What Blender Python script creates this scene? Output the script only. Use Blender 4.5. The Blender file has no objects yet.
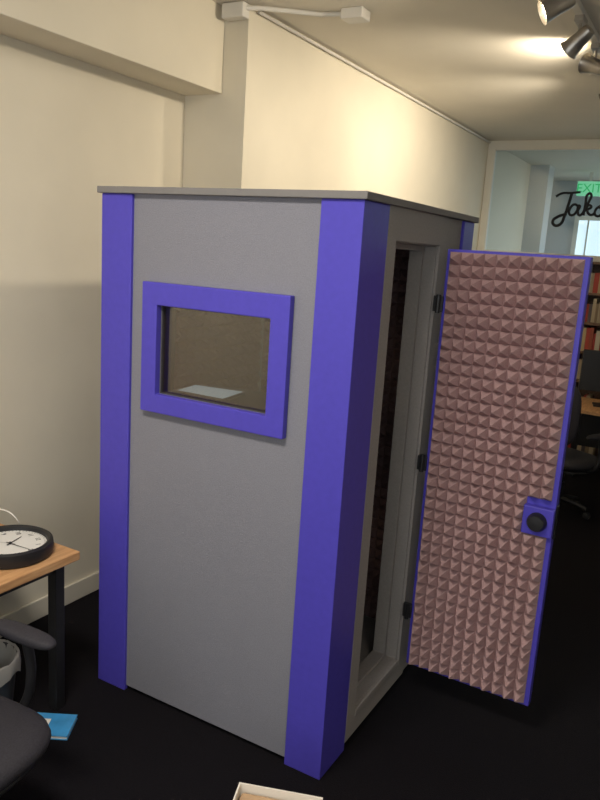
import bpy, bmesh, math, random
from mathutils import Vector, Matrix
random.seed(4)
S=bpy.context.scene
try:
    S.view_settings.view_transform='Standard'
    S.view_settings.look='None'
except Exception: pass

# ---------------------------------------------------------------- materials
def mat(name,col,rough=.6,ns=None,na=.08,bump=0,metal=0,emis=0,spec=None,ecol=None):
    m=bpy.data.materials.new(name); m.use_nodes=True
    nt=m.node_tree; b=nt.nodes['Principled BSDF']
    c=(*col,1)
    b.inputs['Base Color'].default_value=c
    b.inputs['Roughness'].default_value=rough
    b.inputs['Metallic'].default_value=metal
    if spec is not None: b.inputs['Specular IOR Level'].default_value=spec
    if emis:
        b.inputs['Emission Color'].default_value=(*(ecol or col),1); b.inputs['Emission Strength'].default_value=emis
    if ns:
        tc=nt.nodes.new('ShaderNodeTexCoord'); n=nt.nodes.new('ShaderNodeTexNoise')
        n.inputs['Scale'].default_value=ns; n.inputs['Detail'].default_value=5
        nt.links.new(tc.outputs['Object'],n.inputs['Vector'])
        r=nt.nodes.new('ShaderNodeValToRGB')
        r.color_ramp.elements[0].position=.3; r.color_ramp.elements[1].position=.7
        r.color_ramp.elements[0].color=(*[max(0,v*(1-na)) for v in col],1)
        r.color_ramp.elements[1].color=(*[min(1,v*(1+na)) for v in col],1)
        nt.links.new(n.outputs['Fac'],r.inputs[0]); nt.links.new(r.outputs[0],b.inputs['Base Color'])
        if bump:
            bp=nt.nodes.new('ShaderNodeBump'); bp.inputs['Strength'].default_value=bump; bp.inputs['Distance'].default_value=.003
            nt.links.new(n.outputs['Fac'],bp.inputs['Height']); nt.links.new(bp.outputs[0],b.inputs['Normal'])
    return m
def wood(name,c1,c2,scale=6,rough=.45):
    m=bpy.data.materials.new(name); m.use_nodes=True; nt=m.node_tree; b=nt.nodes['Principled BSDF']
    tc=nt.nodes.new('ShaderNodeTexCoord'); mp=nt.nodes.new('ShaderNodeMapping'); mp.inputs['Scale'].default_value=(scale*4,scale*.4,scale*4)
    n=nt.nodes.new('ShaderNodeTexNoise'); n.inputs['Scale'].default_value=3; n.inputs['Detail'].default_value=6
    r=nt.nodes.new('ShaderNodeValToRGB'); r.color_ramp.elements[0].position=.35; r.color_ramp.elements[1].position=.65
    r.color_ramp.elements[0].color=(*c1,1); r.color_ramp.elements[1].color=(*c2,1)
    for a,c in ((tc.outputs['Object'],mp.inputs[0]),(mp.outputs[0],n.inputs['Vector']),(n.outputs['Fac'],r.inputs[0]),(r.outputs[0],b.inputs['Base Color'])): nt.links.new(a,c)
    b.inputs['Roughness'].default_value=rough
    return m
def glass(name,tint,gl):
    m=bpy.data.materials.new(name); m.use_nodes=True; nt=m.node_tree; nt.nodes.clear()
    o=nt.nodes.new('ShaderNodeOutputMaterial'); t=nt.nodes.new('ShaderNodeBsdfTransparent'); g=nt.nodes.new('ShaderNodeBsdfGlossy'); x=nt.nodes.new('ShaderNodeMixShader')
    t.inputs[0].default_value=(*tint,1); g.inputs['Roughness'].default_value=.02; x.inputs[0].default_value=gl
    nt.links.new(t.outputs[0],x.inputs[1]); nt.links.new(g.outputs[0],x.inputs[2]); nt.links.new(x.outputs[0],o.inputs[0])
    return m
M_wall=mat('cream_wall_paint',(.76,.70,.57),.7,ns=3,na=.03)
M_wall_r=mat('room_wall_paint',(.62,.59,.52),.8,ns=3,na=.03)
M_ceil=mat('ceiling_paint',(.76,.71,.61),.8,ns=2,na=.03)
M_floor=mat('black_carpet',(.008,.007,.009),.95,ns=220,na=.5,bump=.6,spec=.1)
M_base=mat('baseboard_paint',(.70,.65,.55),.5)
M_blue=mat('violet_blue_paint',(.078,.062,.46),.42,ns=40,na=.04,bump=.05,spec=.3)
M_grey=mat('grey_fabric_panel',(.218,.218,.252),.85,ns=260,na=.10,bump=.35,spec=.2)
M_trimg=mat('warm_grey_frame',(.29,.27,.26),.7,ns=120,na=.06,spec=.25)
M_roof=mat('grey_roof_board',(.19,.18,.175),.8,ns=60,na=.02)
M_reveal=mat('dark_window_reveal',(.05,.045,.05),.7,ns=60,na=.1)
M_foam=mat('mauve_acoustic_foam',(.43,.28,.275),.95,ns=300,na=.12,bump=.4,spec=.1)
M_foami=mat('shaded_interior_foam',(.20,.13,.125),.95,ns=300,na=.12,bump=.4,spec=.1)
M_foamd=mat('dark_acoustic_foam',(.12,.075,.07),.95,ns=300,na=.1,spec=.1)
M_black=mat('black_plastic',(.012,.012,.014),.45)
M_chair=mat('charcoal_upholstery',(.022,.020,.026),.75,ns=180,na=.3,bump=.3)
M_blackm=mat('black_metal',(.02,.02,.022),.4,metal=.3)
M_wood=wood('light_wood',(.50,.26,.11),(.66,.38,.18))
M_white=mat('white_plastic',(.75,.72,.66),.5)
M_face=mat('clock_face_paper',(.72,.71,.68),.6,ns=30,na=.01)
M_chrome=mat('brushed_metal',(.45,.42,.38),.35,metal=.9)
M_glassw=glass('booth_window_glass',(.80,.72,.60),.13)
M_glassp=glass('partition_glass',(.90,.95,.97),.06)
M_frame=mat('cream_painted_frame',(.80,.77,.68),.5)
M_letter=mat('black_vinyl_lettering',(.01,.01,.012),.6)
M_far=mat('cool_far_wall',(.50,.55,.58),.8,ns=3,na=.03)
M_paper=mat('cream_paper',(.8,.75,.66),.7,ns=20,na=.02)
M_card=mat('cardboard',(.50,.33,.19),.8,ns=30,na=.06)
M_cyan=mat('cyan_cover',(.05,.30,.62),.4,ns=12,na=.2)
M_liner=mat('bin_liner_plastic',(.40,.39,.37),.35)
M_mesh=mat('grey_mesh_metal',(.07,.07,.075),.5,metal=.5)
M_shelf=wood('shelf_wood',(.12,.06,.03),(.20,.11,.06))
M_lamp=mat('lamp_glow',(1,.86,.62),.5,emis=25,ecol=(1,.82,.55))
M_pan=mat('fill_panel_glow',(1,.9,.75),.5,emis=3,ecol=(1,.88,.7))
M_exit=mat('exit_sign_green',(.0,.40,.12),.5,emis=.6,ecol=(.0,.6,.15))
M_exitw=mat('exit_sign_lit',(.3,.7,.45),.5,emis=.4,ecol=(.3,1,.55))
M_patch=mat('patch_glow',(.3,.5,.7),.2,emis=.75,ecol=(.34,.50,.75))  # bluish glow standing in for a reflection in the booth window
M_day=mat('overcast_daylight',(.7,.8,.85),.5,emis=1.0,ecol=(.75,.88,.95))

# ---------------------------------------------------------------- mesh helpers
def link(o,parent=None):
    S.collection.objects.link(o)
    if parent: o.parent=parent
    return o
def empty(name,loc=(0,0,0),rz=0):
    e=bpy.data.objects.new(name,None); e.empty_display_size=.1; e.location=loc; e.rotation_euler=(0,0,rz); return link(e)
def mesh(name,verts,faces,m,parent=None,smooth=False,recalc=True):
    me=bpy.data.meshes.new(name); me.from_pydata([tuple(v) for v in verts],[],faces)
    if recalc:
        bm=bmesh.new(); bm.from_mesh(me); bmesh.ops.recalc_face_normals(bm,faces=bm.faces); bm.to_mesh(me); bm.free()
    if m: me.materials.append(m)
    if smooth:
        for p in me.polygons: p.use_smooth=True
    return link(bpy.data.objects.new(name,me),parent)
def bev(o,w,seg=2):
    if w:
        b=o.modifiers.new('bevel','BEVEL'); b.width=w; b.segments=seg; b.limit_method='ANGLE'
    return o
def box(name,x0,x1,y0,y1,z0,z1,m,parent=None,b=0,seg=2,smooth=False):
    v=[(x,y,z) for x in(x0,x1) for y in(y0,y1) for z in(z0,z1)]
    f=[(0,1,3,2),(4,6,7,5),(0,4,5,1),(2,3,7,6),(0,2,6,4),(1,5,7,3)]
    o=mesh(name,v,f,m,parent,smooth); return bev(o,b,seg)
def prism(name,pts,z0,z1,m,parent=None,b=0):
    n=len(pts); v=[(x,y,z0) for x,y in pts]+[(x,y,z1) for x,y in pts]
    f=[tuple(range(n-1,-1,-1)),tuple(range(n,2*n))]+[(i,(i+1)%n,n+(i+1)%n,n+i) for i in range(n)]
    return bev(mesh(name,v,f,m,parent),b)
def ring(name,plane,o,i,d0,d1,m,parent=None,b=0):
    def P(a,bb,d): return (a,d,bb) if plane=='y' else (d,a,bb)
    v=[]
    for d in(d0,d1):
        for r in(o,i):
            for a,c in((r[0],r[2]),(r[1],r[2]),(r[1],r[3]),(r[0],r[3])): v.append(P(a,c,d))
    f=[]
    for k in range(4):
        n=(k+1)%4
        f+=[(k,n,4+n,4+k),(8+k,12+k,12+n,8+n),(k,8+k,8+n,n),(4+k,4+n,12+n,12+k)]
    return bev(mesh(name,v,f,m,parent),b)
def lathe(name,prof,m,parent=None,loc=(0,0,0),rot=(0,0,0),n=40,smooth=True,cap=True):
    v=[];f=[]
    for r,z in prof:
        for k in range(n):
            a=2*math.pi*k/n; v.append((r*math.cos(a),r*math.sin(a),z))
    for j in range(len(prof)-1):
        for k in range(n):
            f.append((j*n+k,j*n+(k+1)%n,(j+1)*n+(k+1)%n,(j+1)*n+k))
    if cap:
        f.append(tuple(range(n-1,-1,-1))); f.append(tuple((len(prof)-1)*n+k for k in range(n)))
    o=mesh(name,v,f,m,parent,smooth); o.location=loc; o.rotation_euler=rot
    if smooth:
        e=o.modifiers.new('es','EDGE_SPLIT'); e.split_angle=math.radians(35)
    return o
def tube(name,pts,r,m,parent=None,cyc=False,res=6,smoothcurve=False):
    cu=bpy.data.curves.new(name,'CURVE'); cu.dimensions='3D'; cu.bevel_depth=r; cu.bevel_resolution=res//2; cu.use_fill_caps=True
    if smoothcurve:
        sp=cu.splines.new('BEZIER'); sp.bezier_points.add(len(pts)-1)
        for p,q in zip(sp.bezier_points,pts): p.co=q; p.handle_left_type=p.handle_right_type='AUTO'
        sp.resolution_u=10
    else:
        sp=cu.splines.new('POLY'); sp.points.add(len(pts)-1)
        for p,q in zip(sp.points,pts): p.co=(*q,1)
    sp.use_cyclic_u=cyc
    cu.materials.append(m); o=bpy.data.objects.new(name,cu); return link(o,parent)
def foam(name,plane,a0,a1,b0,b1,d,h,na,nb,m,parent=None,skip=None):
    """pyramid tiles; base plane at d, apex at d+h"""
    def P(a,b,dd): return (a,dd,b) if plane=='y' else (dd,a,b)
    v=[];f=[]; pa=(a1-a0)/na; pb=(b1-b0)/nb
    for i in range(na):
        for j in range(nb):
            x0=a0+i*pa;x1=x0+pa;y0=b0+j*pb;y1=y0+pb
            cx=(x0+x1)/2; cy=(y0+y1)/2
            if skip and skip[0]<cx<skip[1] and skip[2]<cy<skip[3]: continue
            hh=h*(1+random.uniform(-.10,.06)); jx=random.uniform(-.05,.05)*pa; jy=random.uniform(-.05,.05)*pb
            t=.05*pa; k=len(v)
            v+=[P(x0,y0,d),P(x1,y0,d),P(x1,y1,d),P(x0,y1,d)]
            v+=[P(cx+jx-t,cy+jy-t,d+hh),P(cx+jx+t,cy+jy-t,d+hh),P(cx+jx+t,cy+jy+t,d+hh),P(cx+jx-t,cy+jy+t,d+hh)]
            fl=[(0,1,5,4),(1,2,6,5),(2,3,7,6),(3,0,4,7),(4,5,6,7)]
            f+=[tuple(k+q for q in g) for g in fl]
    return mesh(name,v,f,m,parent)
def text(name,body,size,m,parent=None,loc=(0,0,0),rot=(0,0,0),ext=.001,align='CENTER'):
    cu=bpy.data.curves.new(name,'FONT'); cu.body=body; cu.size=size; cu.extrude=ext; cu.align_x=align; cu.align_y='CENTER'
    cu.materials.append(m); o=bpy.data.objects.new(name,cu); o.location=loc; o.rotation_euler=rot; return link(o,parent)

# ---------------------------------------------------------------- room shell
HC=3.02; XA=-1.68; XB=-1.29; YP=1.205; YF=5.5
box('floor',-2.0,3.3,-4.2,9.2,-.1,0,M_floor)
box('ceiling',-2.0,3.3,-4.2,9.2,HC,HC+.1,M_ceil)
box('wall_left',XA-.15,XA,-4.2,YP+.05,0,HC,M_wall)
box('wall_left.001',XA-.15,XB,YP,YF+1.8,0,HC,M_wall)
box('ceiling_beam',XA,-1.437,-4.0,YP,2.605,HC,M_wall,b=.004)
box('wall_right',3.15,3.3,-4.2,9.2,0,HC,M_wall_r)
box('wall_back',XA,3.15,-4.2,-4.0,0,HC,M_wall_r)
box('baseboard_left',XA,XA+.015,-4.0,YP,0,.10,M_base,b=.004)
box('baseboard_left.001',XB,XB+.015,YP,YF,0,.10,M_base,b=.004)

# far glazed partition
gp=empty('glass_partition')
box('post_left',XB,XB+.075,YF-.03,YF+.05,0,HC-.0,M_frame,gp,b=.004)
box('head_rail',XB+.075,3.15,YF-.03,YF+.05,HC-.09,HC,M_frame,gp,b=.004)
box('mid_rail',XB+.075,3.15,YF-.03,YF+.05,1.89,1.96,M_frame,gp,b=.004)
box('low_panel',XB+.075,3.15,YF,YF+.04,0,1.89,M_far,gp)
box('pane',XB+.075,3.15,YF+.005,YF+.013,1.96,HC-.09,M_glassp,gp)
# script lettering on the glass
def stroke(pts,r=.010): return tube('letter_stroke',[(x,YF-.003,z) for x,z in pts],r,M_letter,gp,smoothcurve=True)
ox=-.60; oz=2.33
def st(pts,r=.011): stroke([(ox+x,oz+z) for x,z in pts],r)
st([(.02,.17),(.07,.20),(.15,.205),(.24,.215)],.011)
st([(.165,.21),(.15,.12),(.125,.0),(.09,-.09),(.04,-.10),(.02,-.06),(.06,-.02),(.14,.01)],.014)
st([(.235,.085),(.20,.10),(.165,.06),(.165,.01),(.195,0),(.23,.04),(.245,.09),(.24,.03),(.26,0),(.285,.02)],.012)
st([(.285,.02),(.325,.12),(.335,.20),(.315,.20),(.30,.10),(.295,0)],.012)
st([(.30,.04),(.335,.095),(.355,.08),(.325,.05),(.35,.01),(.375,.01),(.395,.03)],.012)
st([(.43,.09),(.40,.06),(.40,.01),(.43,-.002),(.46,.03),(.455,.085),(.43,.09),(.445,.07),(.49,.08)],.012)

# room beyond the glass
box('wall_far',-2.0,3.3,9.0,9.15,0,HC,M_far)
box('wall_far_pillar',XB-.1,XB+.22,YF+1.8,YF+2.1,0,HC,M_far)
box('wall_far_left',XB-.35,XB-.25,YF+2.1,9.0,0,HC,M_far)
wn=empty('window_1')
ring('frame','y',(-1.0,1.4,1.4,2.55),(-.94,1.34,1.46,2.49),8.95,9.0,M_frame,wn)
box('pane',-.94,1.34,8.975,8.985,1.46,2.49,M_day,wn)
for i in range(9):
    xx=-.94+(i+.5)*.2533
    box('blind_slat_%d'%i,xx-.012,xx+.012,8.955,8.965,1.46,2.49,M_frame,wn)
ex=empty('exit_sign',(-.70,8.0,2.82))
box('housing',-.15,.15,-.02,.02,-.09,.09,M_exitw,ex,b=.008)
box('hanger',-.02,.02,-.01,.01,.09,.20,M_white,ex)
text('lettering','EXIT',.15,M_exit,ex,loc=(0,-.024,0),rot=(math.pi/2,0,0))

# ---------------------------------------------------------------- sound booth
W=1.077; D=1.113; H=2.0; t=.149; ts=.195
sb=empty('sound_booth')
def L(name,cx,cy,sx,sy,wx,wy,th=.02):
    # L shaped corner board: corner at cx,cy, going sx*wx along x and sy*wy along y
    p=[(cx,cy),(cx+sx*wx,cy),(cx+sx*wx,cy+sy*th),(cx+sx*th,cy+sy*th),(cx+sx*th,cy+sy*wy),(cx,cy+sy*wy)]
    return prism(name,p,0,H,M_blue,sb,b=.003)
L('corner_trim_near',0,0,-1,1,t,ts)
L('corner_trim_left',-W,0,1,1,t,t)
L('corner_trim_far',0,D,-1,-1,t,.135)
L('corner_trim_back',-W,D,1,-1,t,t)
wx0,wx1,wz0,wz1=-.787,-.302,1.284,1.612
ring('front_panel','y',(-W+.02,-.02,.02,H),(wx0,wx1,wz0,wz1),.012,.09,M_grey,sb)
ring('window_frame','y',(-.857,-.229,1.214,1.693),(wx0,wx1,wz0,wz1),-.016,.012,M_blue,sb,b=.003)
ring('window_reveal','y',(wx0-.004,wx1+.004,wz0-.004,wz1+.004),(wx0+.004,wx1-.004,wz0+.004,wz1-.004),.014,.09,M_reveal,sb)
box('window_pane',wx0,wx1,.022,.028,wz0,wz1,M_glassw,sb)
oy0,oy1,oz0,oz1=.275,.70,.13,1.885
ring('door_side_panel','x',(.02,D-.02,.02,H),(oy0,oy1,oz0,oz1),-.09,-.012,M_trimg,sb,b=.002)
ring('door_stop','x',(oy0,oy1,oz0,oz1),(oy0+.02,oy1-.02,oz0+.015,oz1-.02),-.115,-.06,M_trimg,sb,b=.002)
ring('door_casing','x',(ts+.0,oy1+.07,.03,H),(oy0-.004,oy1+.004,oz0-.03,oz1+.004),-.012,.0,M_trimg,sb,b=.002)
box('threshold',-.12,-.0,oy0,oy1,.09,.128,M_trimg,sb,b=.004)
box('back_panel',-W+.012,-W+.09,.02,D-.02,.02,H,M_grey,sb)
box('rear_side_panel',-W+.09,-.09,D-.09,D-.012,.02,H,M_grey,sb)
box('booth_floor',-W+.09,-.09,.09,D-.09,.0,.10,M_trimg,sb)
box('roof_slab',-W-.012,.014,-.014,D+.012,H,H+.024,M_roof,sb,b=.003)
box('roof_lining',-W+.09,-.09,.09,D-.09,H-.06,H,M_foamd,sb)
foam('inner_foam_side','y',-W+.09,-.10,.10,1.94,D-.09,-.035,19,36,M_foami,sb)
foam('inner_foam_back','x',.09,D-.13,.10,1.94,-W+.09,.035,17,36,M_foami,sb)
box('inner_shelf',-.95,-.35,.10,.60,1.19,1.22,M_reveal,sb,b=.003)  # shelf added to carry the glowing slab
tb=empty('glow_patch',(-.83,.34,1.22),math.radians(8)); tb.parent=sb  # made-up glowing slab, imitates a bluish reflection in the window pane
box('body',-.125,.125,-.14,.14,0,.012,M_black,tb,b=.004)
box('glow_face',-.115,.115,-.13,.13,.012,.0135,M_patch,tb)

# door leaf, open about ninety degrees
w=.518; z0=.143; z1=1.879
dl=empty('door_leaf',(.042,.676,0),math.radians(-1.07)); dl.parent=sb
box('core',0,w,0,.042,z0,z1,M_blue,dl,b=.003)
foam('foam_lining','y',.012,w-.018,z0+.010,z1-.010,-.001,-.050,11,37,M_foam,dl,skip=(.405,.52,.845,.965))
box('latch_plate',.408,w+.002,-.03,.0,.852,.962,M_blue,dl,b=.004)
lathe('latch_knob',[(.0,0),(.036,0),(.036,.012),(.028,.03),(.0,.032)],M_black,dl,loc=(.463,-.03,.907),rot=(math.pi/2,0,0),cap=False)
box('latch_slot',w-.01,w+.006,.006,.034,.84,.97,M_blackm,dl,b=.002)
for i,z in enumerate((1.67,1.03,.383)):
    box('hinge_leaf_%d'%i,-.035,.004,-.010,.010,z-.03,z+.03,M_black,dl,b=.003)
    lathe('hinge_barrel_%d'%i,[(.009,-.035),(.009,.035)],M_black,dl,loc=(-.014,-.010,z),n=16)

# ---------------------------------------------------------------- side table with clock
st_=empty('side_table')
ZT=.66
box('top',-1.62,-1.0,-1.30,-.175,ZT-.035,ZT,M_wood,st_,b=.004)
for i,(x,y) in enumerate(((-1.07,-.23),(-1.56,-.23),(-1.07,-1.24),(-1.56,-1.24))):
    box('leg_%d'%i,x-.022,x+.022,y-.022,y+.022,0,ZT-.035,M_blackm,st_,b=.003)
box('apron_back',-1.54,-1.09,-.24,-.22,ZT-.08,ZT-.035,M_blackm,st_)
box('apron_side',-1.08,-1.06,-1.22,-.25,ZT-.08,ZT-.035,M_blackm,st_)
ck=empty('wall_clock',(-1.185,-.345,ZT),math.radians(-25))
R=.152
lathe('rim',[(R*.93,0),(R,.006),(R*1.02,.03),(R,.052),(R*.93,.058),(R*.87,.052),(R*.85,.036),(0,.036)],M_black,ck,n=64,cap=False)
lathe('face',[(R*.86,.0362),(R*.86,.038),(0,.038)],M_face,ck,n=64,cap=False)
for k in range(12):
    a=math.pi/2-2*math.pi*(k+1)/12
    text('numeral_%d'%(k+1),str(k+1),.026,M_black,ck,loc=(R*.66*math.cos(a),R*.66*math.sin(a),.0385),ext=.0003)
for k in range(60):
    a=2*math.pi*k/60; c,s=math.cos(a),math.sin(a); r0=R*.79; r1=R*.83
    hw=.0012 if k%5 else .0022
    mesh('tick_%d'%k,[(r0*c-hw*s,r0*s+hw*c,.0386),(r1*c-hw*s,r1*s+hw*c,.0386),(r1*c+hw*s,r1*s-hw*c,.0386),(r0*c+hw*s,r0*s-hw*c,.0386)],[(0,1,2,3)],M_black,ck)
for nm,a,l,hw in(('hour_hand',2.3,.07,.004),('minute_hand',.5,.105,.003),('second_hand',4.0,.11,.001)):
    c,s=math.cos(a),math.sin(a)
    mesh(nm,[(-.02*c-hw*s,-.02*s+hw*c,.040),(l*c-hw*.4*s,l*s+hw*.4*c,.040),(l*c+hw*.4*s,l*s-hw*.4*c,.040),(-.02*c+hw*s,-.02*s-hw*c,.040)],[(0,1,2,3)],M_black,ck)
lathe('hub',[(.006,.038),(.006,.044),(0,.045)],M_black,ck,n=16,cap=False)
tube('white_cable',[(-1.60,-.5,ZT+.004),(-1.45,-.30,ZT+.07),(-1.36,-.24,ZT+.10),(-1.30,-.215,ZT+.06),(-1.36,-.185,ZT+.004)],.003,M_white,smoothcurve=True)

# ---------------------------------------------------------------- office chair
def office_chair(name,loc,rz,seat=.44):
    c=empty(name,loc,rz)    # faces local +x
    def pad(nm,cx,cy,cz,hx,hy,hz,p=3.2,n=40,m=M_chair,curv=0,axis='z'):
        v=[];f=[];rows=10
        for j in range(rows+1):
            ph=-math.pi/2+math.pi*j/rows
            rr=abs(math.cos(ph))**.45; zz=math.copysign(abs(math.sin(ph))**.8,math.sin(ph))*hz
            for k in range(n):
                a=2*math.pi*k/n
                x=math.copysign(abs(math.cos(a))**(2/p),math.cos(a))*hx*rr
                y=math.copysign(abs(math.sin(a))**(2/p),math.sin(a))*hy*rr
                dz=curv*(y*y)
                if axis=='z': v.append((cx+x,cy+y,cz+zz+dz))
                else: v.append((cx+zz+curv*y*y,cy+y,cz+x))
        for j in range(rows):
            for k in range(n): f.append((j*n+k,j*n+(k+1)%n,(j+1)*n+(k+1)%n,(j+1)*n+k))
        return mesh(nm,v,f,m,c,True)
    pad('seat',.01,0,seat-.035,.225,.25,.045)
    pad('seat_shell',.01,0,seat-.085,.20,.225,.02,m=M_black)
    pad('backrest',-.20,0,seat+.34,.25,.22,.026,curv=.6,axis='x')
    tube('back_bar',[(-.08,0,seat-.09),(-.18,0,seat-.08),(-.225,0,seat),(-.225,0,seat+.2)],.018,M_black,c,smoothcurve=True)
    for s,nm in((1,'arm_far'),(-1,'arm_near')):
        pad(nm+'_pad',.0,s*.275,seat+.20,.13,.035,.018,p=2.6,m=M_chair)
        tube(nm+'_post',[(.0,s*.20,seat-.08),(.0,s*.27,seat-.05),(.02,s*.285,seat+.06),(.01,s*.278,seat+.19)],.016,M_black,c,smoothcurve=True)
    lathe('gas_column',[(.028,.09),(.028,.24),(.018,.24),(.018,seat-.10),(.06,seat-.095)],M_blackm,c,n=24)
    for k in range(5):
        a=2*math.pi*k/5+.0; ca,sa=math.cos(a),math.sin(a)
        tube('base_arm_%d'%k,[(0,0,.11),(.12*ca,.12*sa,.10),(.215*ca,.215*sa,.075)],.018,M_black,c,smoothcurve=True)
        lathe('caster_%d'%k,[(.012,-.022),(.026,-.018),(.028,0),(.026,.018),(.012,.022)],M_black,c,loc=(.222*ca,.222*sa,.028),rot=(math.pi/2,0,a),n=20)
    return c
office_chair('office_chair',(-.725,-.93,0),math.radians(3),seat=.42)
office_chair('office_chair',(.12,3.60,0),math.radians(60),seat=.46)

# waste bin with liner
bn=empty('waste_bin',(-1.245,-.43,0))
lathe('bin_body',[(.0,.002),(.095,.002),(.10,.01),(.125,.25),(.120,.25),(.095,.012),(0,.012)],M_mesh,bn,cap=False)
n=48; v=[];f=[]
prof=[(.128,.19),(.131,.215),(.130,.25),(.124,.258),(.117,.245),(.10,.12),(.06,.05)]
for j,(r,z) in enumerate(prof):
    for k in range(n):
        a=2*math.pi*k/n; rr=r+random.uniform(-.003,.004)+(.004*math.sin(9*a) if j<2 else 0); v.append((rr*math.cos(a),rr*math.sin(a),z+random.uniform(-.004,.004)+(.012*math.sin(5*a) if j==0 else 0)))
for j in range(len(prof)-1):
    for k in range(n): f.append((j*n+k,j*n+(k+1)%n,(j+1)*n+(k+1)%n,(j+1)*n+k))
mesh('bin_liner',v,f,M_liner,bn,True)

# booklet on the carpet
bk=empty('booklet',(-.99,-.34,0),math.radians(30))
box('cover',-.09,.09,-.065,.065,.0,.004,M_cyan,bk,b=.001)
box('pages',-.087,.087,-.062,.062,.004,.014,M_paper,bk)
box('top_cover',-.09,.09,-.065,.065,.014,.018,M_cyan,bk,b=.001)
box('cover_stripe',-.09,.0,-.02,.03,.018,.0185,M_paper,bk)

# open carton near the booth
cb=empty('cardboard_box',(.115,-.52,0),math.radians(20))
bw,bd,bh=.125,.10,.295
for nm,a in(('side_a',(-bw,bw,-bd,-bd+.005,0,bh)),('side_b',(-bw,bw,bd-.005,bd,0,bh)),('side_c',(-bw,-bw+.005,-bd+.005,bd-.005,0,bh)),('side_d',(bw-.005,bw,-bd+.005,bd-.005,0,bh)),('bottom',(-bw+.005,bw-.005,-bd+.005,bd-.005,0,.005))):
    box(nm,*a,M_paper,cb)
box('contents',-bw+.01,bw-.01,-bd+.01,bd-.01,.005,bh-.02,M_card,cb,b=.01)

# ---------------------------------------------------------------- desk, monitor, bookshelf at far right
dk=empty('office_desk')
box('top',-.04,1.6,4.10,4.75,.69,.72,M_wood,dk,b=.004)
for i,(x,y) in enumerate(((.02,4.16),(1.54,4.16),(.02,4.69),(1.54,4.69))): box('leg_%d'%i,x-.025,x+.025,y-.025,y+.025,0,.69,M_blackm,dk)
box('modesty_panel',.05,1.5,4.66,4.68,.3,.69,M_blackm,dk)
mo=empty('computer_monitor',(.27,4.42,.72),math.radians(12))
box('screen_shell',-.24,.24,-.02,.02,.12,.46,M_black,mo,b=.008)
box('stand_neck',-.03,.03,.01,.04,.01,.2,M_black,mo,b=.004)
box('stand_foot',-.11,.11,-.07,.09,0,.012,M_black,mo,b=.004)
bs=empty('bookshelf')
bx0,bx1,by0,by1=-.17,1.55,5.14,5.46
for i,x in enumerate((bx0,.68,bx1-.025)): box('upright_%d'%i,x,x+.025,by0,by1,0,1.90,M_shelf,bs)
zs=[.05,.42,.79,1.06,1.33,1.60,1.88]
for i,z in enumerate(zs): box('shelf_%d'%i,bx0,bx1,by0,by1,z,z+.022,M_shelf,bs)
box('back_board',bx0,bx1,by1-.008,by1,0,1.90,M_shelf,bs)
bcols=[(.62,.50,.34),(.55,.06,.04),(.75,.66,.50),(.45,.10,.05),(.70,.55,.30),(.15,.12,.12),(.60,.08,.05),(.35,.25,.15)]
bm_=[mat('book_cover_%d'%i,tuple(.7*q for q in c),.6) for i,c in enumerate(bcols)]
v=[];f=[];mi=[]
for z in zs[:-1]:
    x=bx0+.03
    while x<bx1-.07:
        wd=random.uniform(.018,.045); hh=random.uniform(.16,.225); dp=random.uniform(.14,.19); y=by0+.03+random.uniform(0,.02)
        if random.random()<.05: x+=random.uniform(.03,.08)
        if .60<x+wd and x<.71: x=.71
        if x+wd>bx1-.03: break
        k=len(v); v+=[(a,b,c) for a in(x,x+wd-.002) for b in(y,y+dp) for c in(z+.022,z+.022+hh)]
        f+=[tuple(k+q for q in g) for g in [(0,1,3,2),(4,6,7,5),(0,4,5,1),(2,3,7,6),(0,2,6,4),(1,5,7,3)]]
        mi+=[random.choice([0,1,1,2,3,4,5,6,7] if z<1.4 else [0,2,2,4,6,7])]*6; x+=wd
bo=mesh('books',v,f,None,bs)
for m in bm_: bo.data.materials.append(m)
for p,q in zip(bo.data.polygons,mi): p.material_index=q

# ---------------------------------------------------------------- ceiling services
rc=empty('ceiling_conduit')
box('junction_box_wall',XB-.12,XB+.01,YP-.07,YP-.01,HC-.075,HC-.005,M_white,rc,b=.006)
box('junction_box_end',-.88,-.76,1.40,1.50,HC-.05,HC,M_white,rc,b=.006)
tube('raceway',[(XB+.0,YP-.04,HC-.03),(XB+.05,YP+.02,HC-.018),(XB+.14,YP+.10,HC-.014),(-1.0,1.42,HC-.014),(-.88,1.45,HC-.014)],.012,M_white,rc)
tube('wall_pipe',[(XB+.018,YP+.06,HC-.02),(XB+.018,YF-.05,HC-.02)],.009,M_white,rc)
tl=empty('track_light')
box('rail',.175,.21,.6,3.4,HC-.03,HC,M_white,tl,b=.003)
heads=[(1.28,(-.85,-.35,-.45),48),(1.80,(-.75,.3,-.6),65),(2.28,(-.75,.25,.30),32),(3.0,(-.8,.25,-.5),90)]
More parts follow.
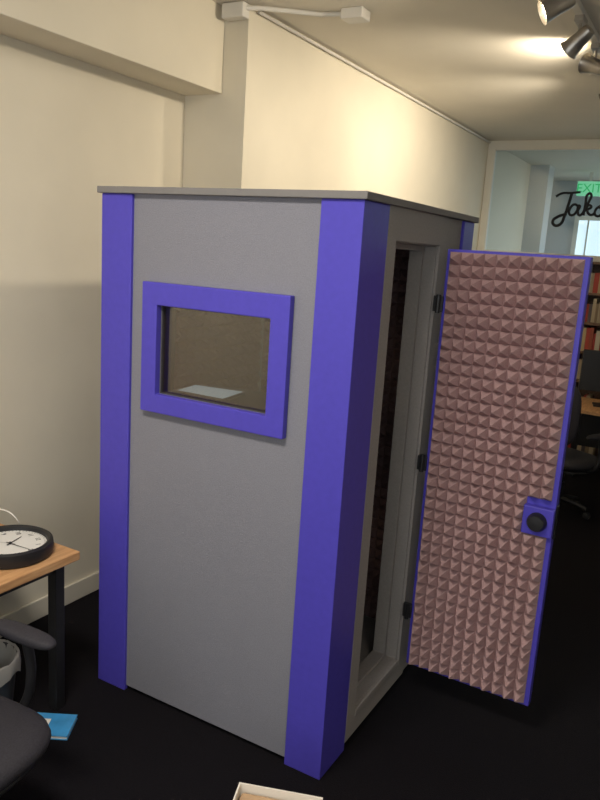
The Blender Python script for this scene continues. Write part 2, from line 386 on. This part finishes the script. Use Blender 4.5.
for i,(y,d,en) in enumerate(heads):
    box('adapter_%d'%i,.17,.215,y-.05,y+.05,HC-.055,HC-.028,M_chrome,tl,b=.004)
    tube('stem_%d'%i,[(.192,y,HC-.05),(.192,y,HC-.10)],.008,M_chrome,tl)
    dv=Vector(d).normalized(); q=dv.to_track_quat('Z','Y'); c=Vector((.192,y,HC-.13))
    h=lathe('head_%d'%i,[(.0,-.075),(.028,-.07),(.034,-.05),(.036,-.01),(.046,.05),(.052,.06),(.048,.06),(.044,.045)],M_chrome,tl,n=32,cap=False)
    h.rotation_mode='QUATERNION'; h.rotation_quaternion=q; h.location=c
    g=lathe('bulb_%d'%i,[(.0,.04),(.042,.042),(.0,.046)],M_lamp,tl,n=24,cap=False)
    g.rotation_mode='QUATERNION'; g.rotation_quaternion=q; g.location=c
    lt=bpy.data.lights.new('spot','SPOT'); lt.energy=en; lt.color=(1,.87,.68); lt.spot_size=math.radians(120); lt.spot_blend=.9; lt.shadow_soft_size=.05
    lo=bpy.data.objects.new('spot_lamp_%d'%i,lt); lo.location=c+dv*.075; lo.rotation_mode='QUATERNION'; lo.rotation_quaternion=dv.to_track_quat('-Z','Y'); link(lo,tl)

# unseen ceiling panels, added as fill light for both rooms
def panel(name,x,y,sx,sy,e,col=(1,.93,.83)):
    p=empty(name,(x,y,HC))
    box('housing',-sx/2-.03,sx/2+.03,-sy/2-.03,sy/2+.03,-.05,0,M_white,p,b=.005)
    box('diffuser',-sx/2,sx/2,-sy/2,sy/2,-.056,-.05,M_pan,p)
    l=bpy.data.lights.new(name+'_lamp','AREA'); l.shape='RECTANGLE'; l.size=sx; l.size_y=sy; l.energy=e; l.color=col
    o=bpy.data.objects.new('lamp',l); o.location=(0,0,-.065); link(o,p); return p
panel('fill_light_panel',-.20,-1.5,.9,.4,50)
panel('fill_light_panel',1.9,-1.6,1.2,.3,9)
panel('fill_light_panel',1.6,7.2,1.2,.6,75,(.85,.95,1))

# daylight window added as fill light, in the unseen wall behind the camera
w2=empty('fill_window')
ring('frame','y',(-1.1,2.6,.9,2.7),(-1.04,2.54,.96,2.64),-4.0,-3.95,M_frame,w2)
box('pane',-1.04,2.54,-3.99,-3.98,.96,2.64,M_day,w2)
box('mullion_a',.13,.17,-3.975,-3.95,.96,2.64,M_frame,w2)
box('mullion_b',1.33,1.37,-3.975,-3.95,.96,2.64,M_frame,w2)
l=bpy.data.lights.new('daylight_fill','AREA'); l.shape='RECTANGLE'; l.size=3.5; l.size_y=1.6; l.energy=24; l.color=(.97,.97,1)  # fill light added from behind the camera
o=bpy.data.objects.new('daylight_fill',l); o.location=(.75,-3.93,1.8); o.rotation_euler=Vector((0,1,.05)).to_track_quat('-Z','Z').to_euler(); link(o,w2)

wd=bpy.data.worlds.new('world'); S.world=wd; wd.use_nodes=True
wd.node_tree.nodes['Background'].inputs[0].default_value=(.5,.5,.5,1); wd.node_tree.nodes['Background'].inputs[1].default_value=.2

# ---------------------------------------------------------------- camera
y,p,r=[math.radians(a) for a in(29.356,11.606,3.689)]
fw=Vector((-math.sin(y)*math.cos(p),math.cos(y)*math.cos(p),-math.sin(p))); rt=Vector((math.cos(y),math.sin(y),0)); up=rt.cross(fw)
rt2=rt*math.cos(r)+up*math.sin(r); up2=rt2.cross(fw)
cam=bpy.data.cameras.new('camera'); cam.lens=730.0/800*36; cam.sensor_width=36; cam.sensor_fit='AUTO'; cam.clip_start=.02
co=bpy.data.objects.new('camera',cam); link(co)
mw=Matrix((rt2,up2,-fw)).transposed().to_4x4(); mw.translation=Vector((.977,-2.055,1.84)); co.matrix_world=mw
S.camera=co
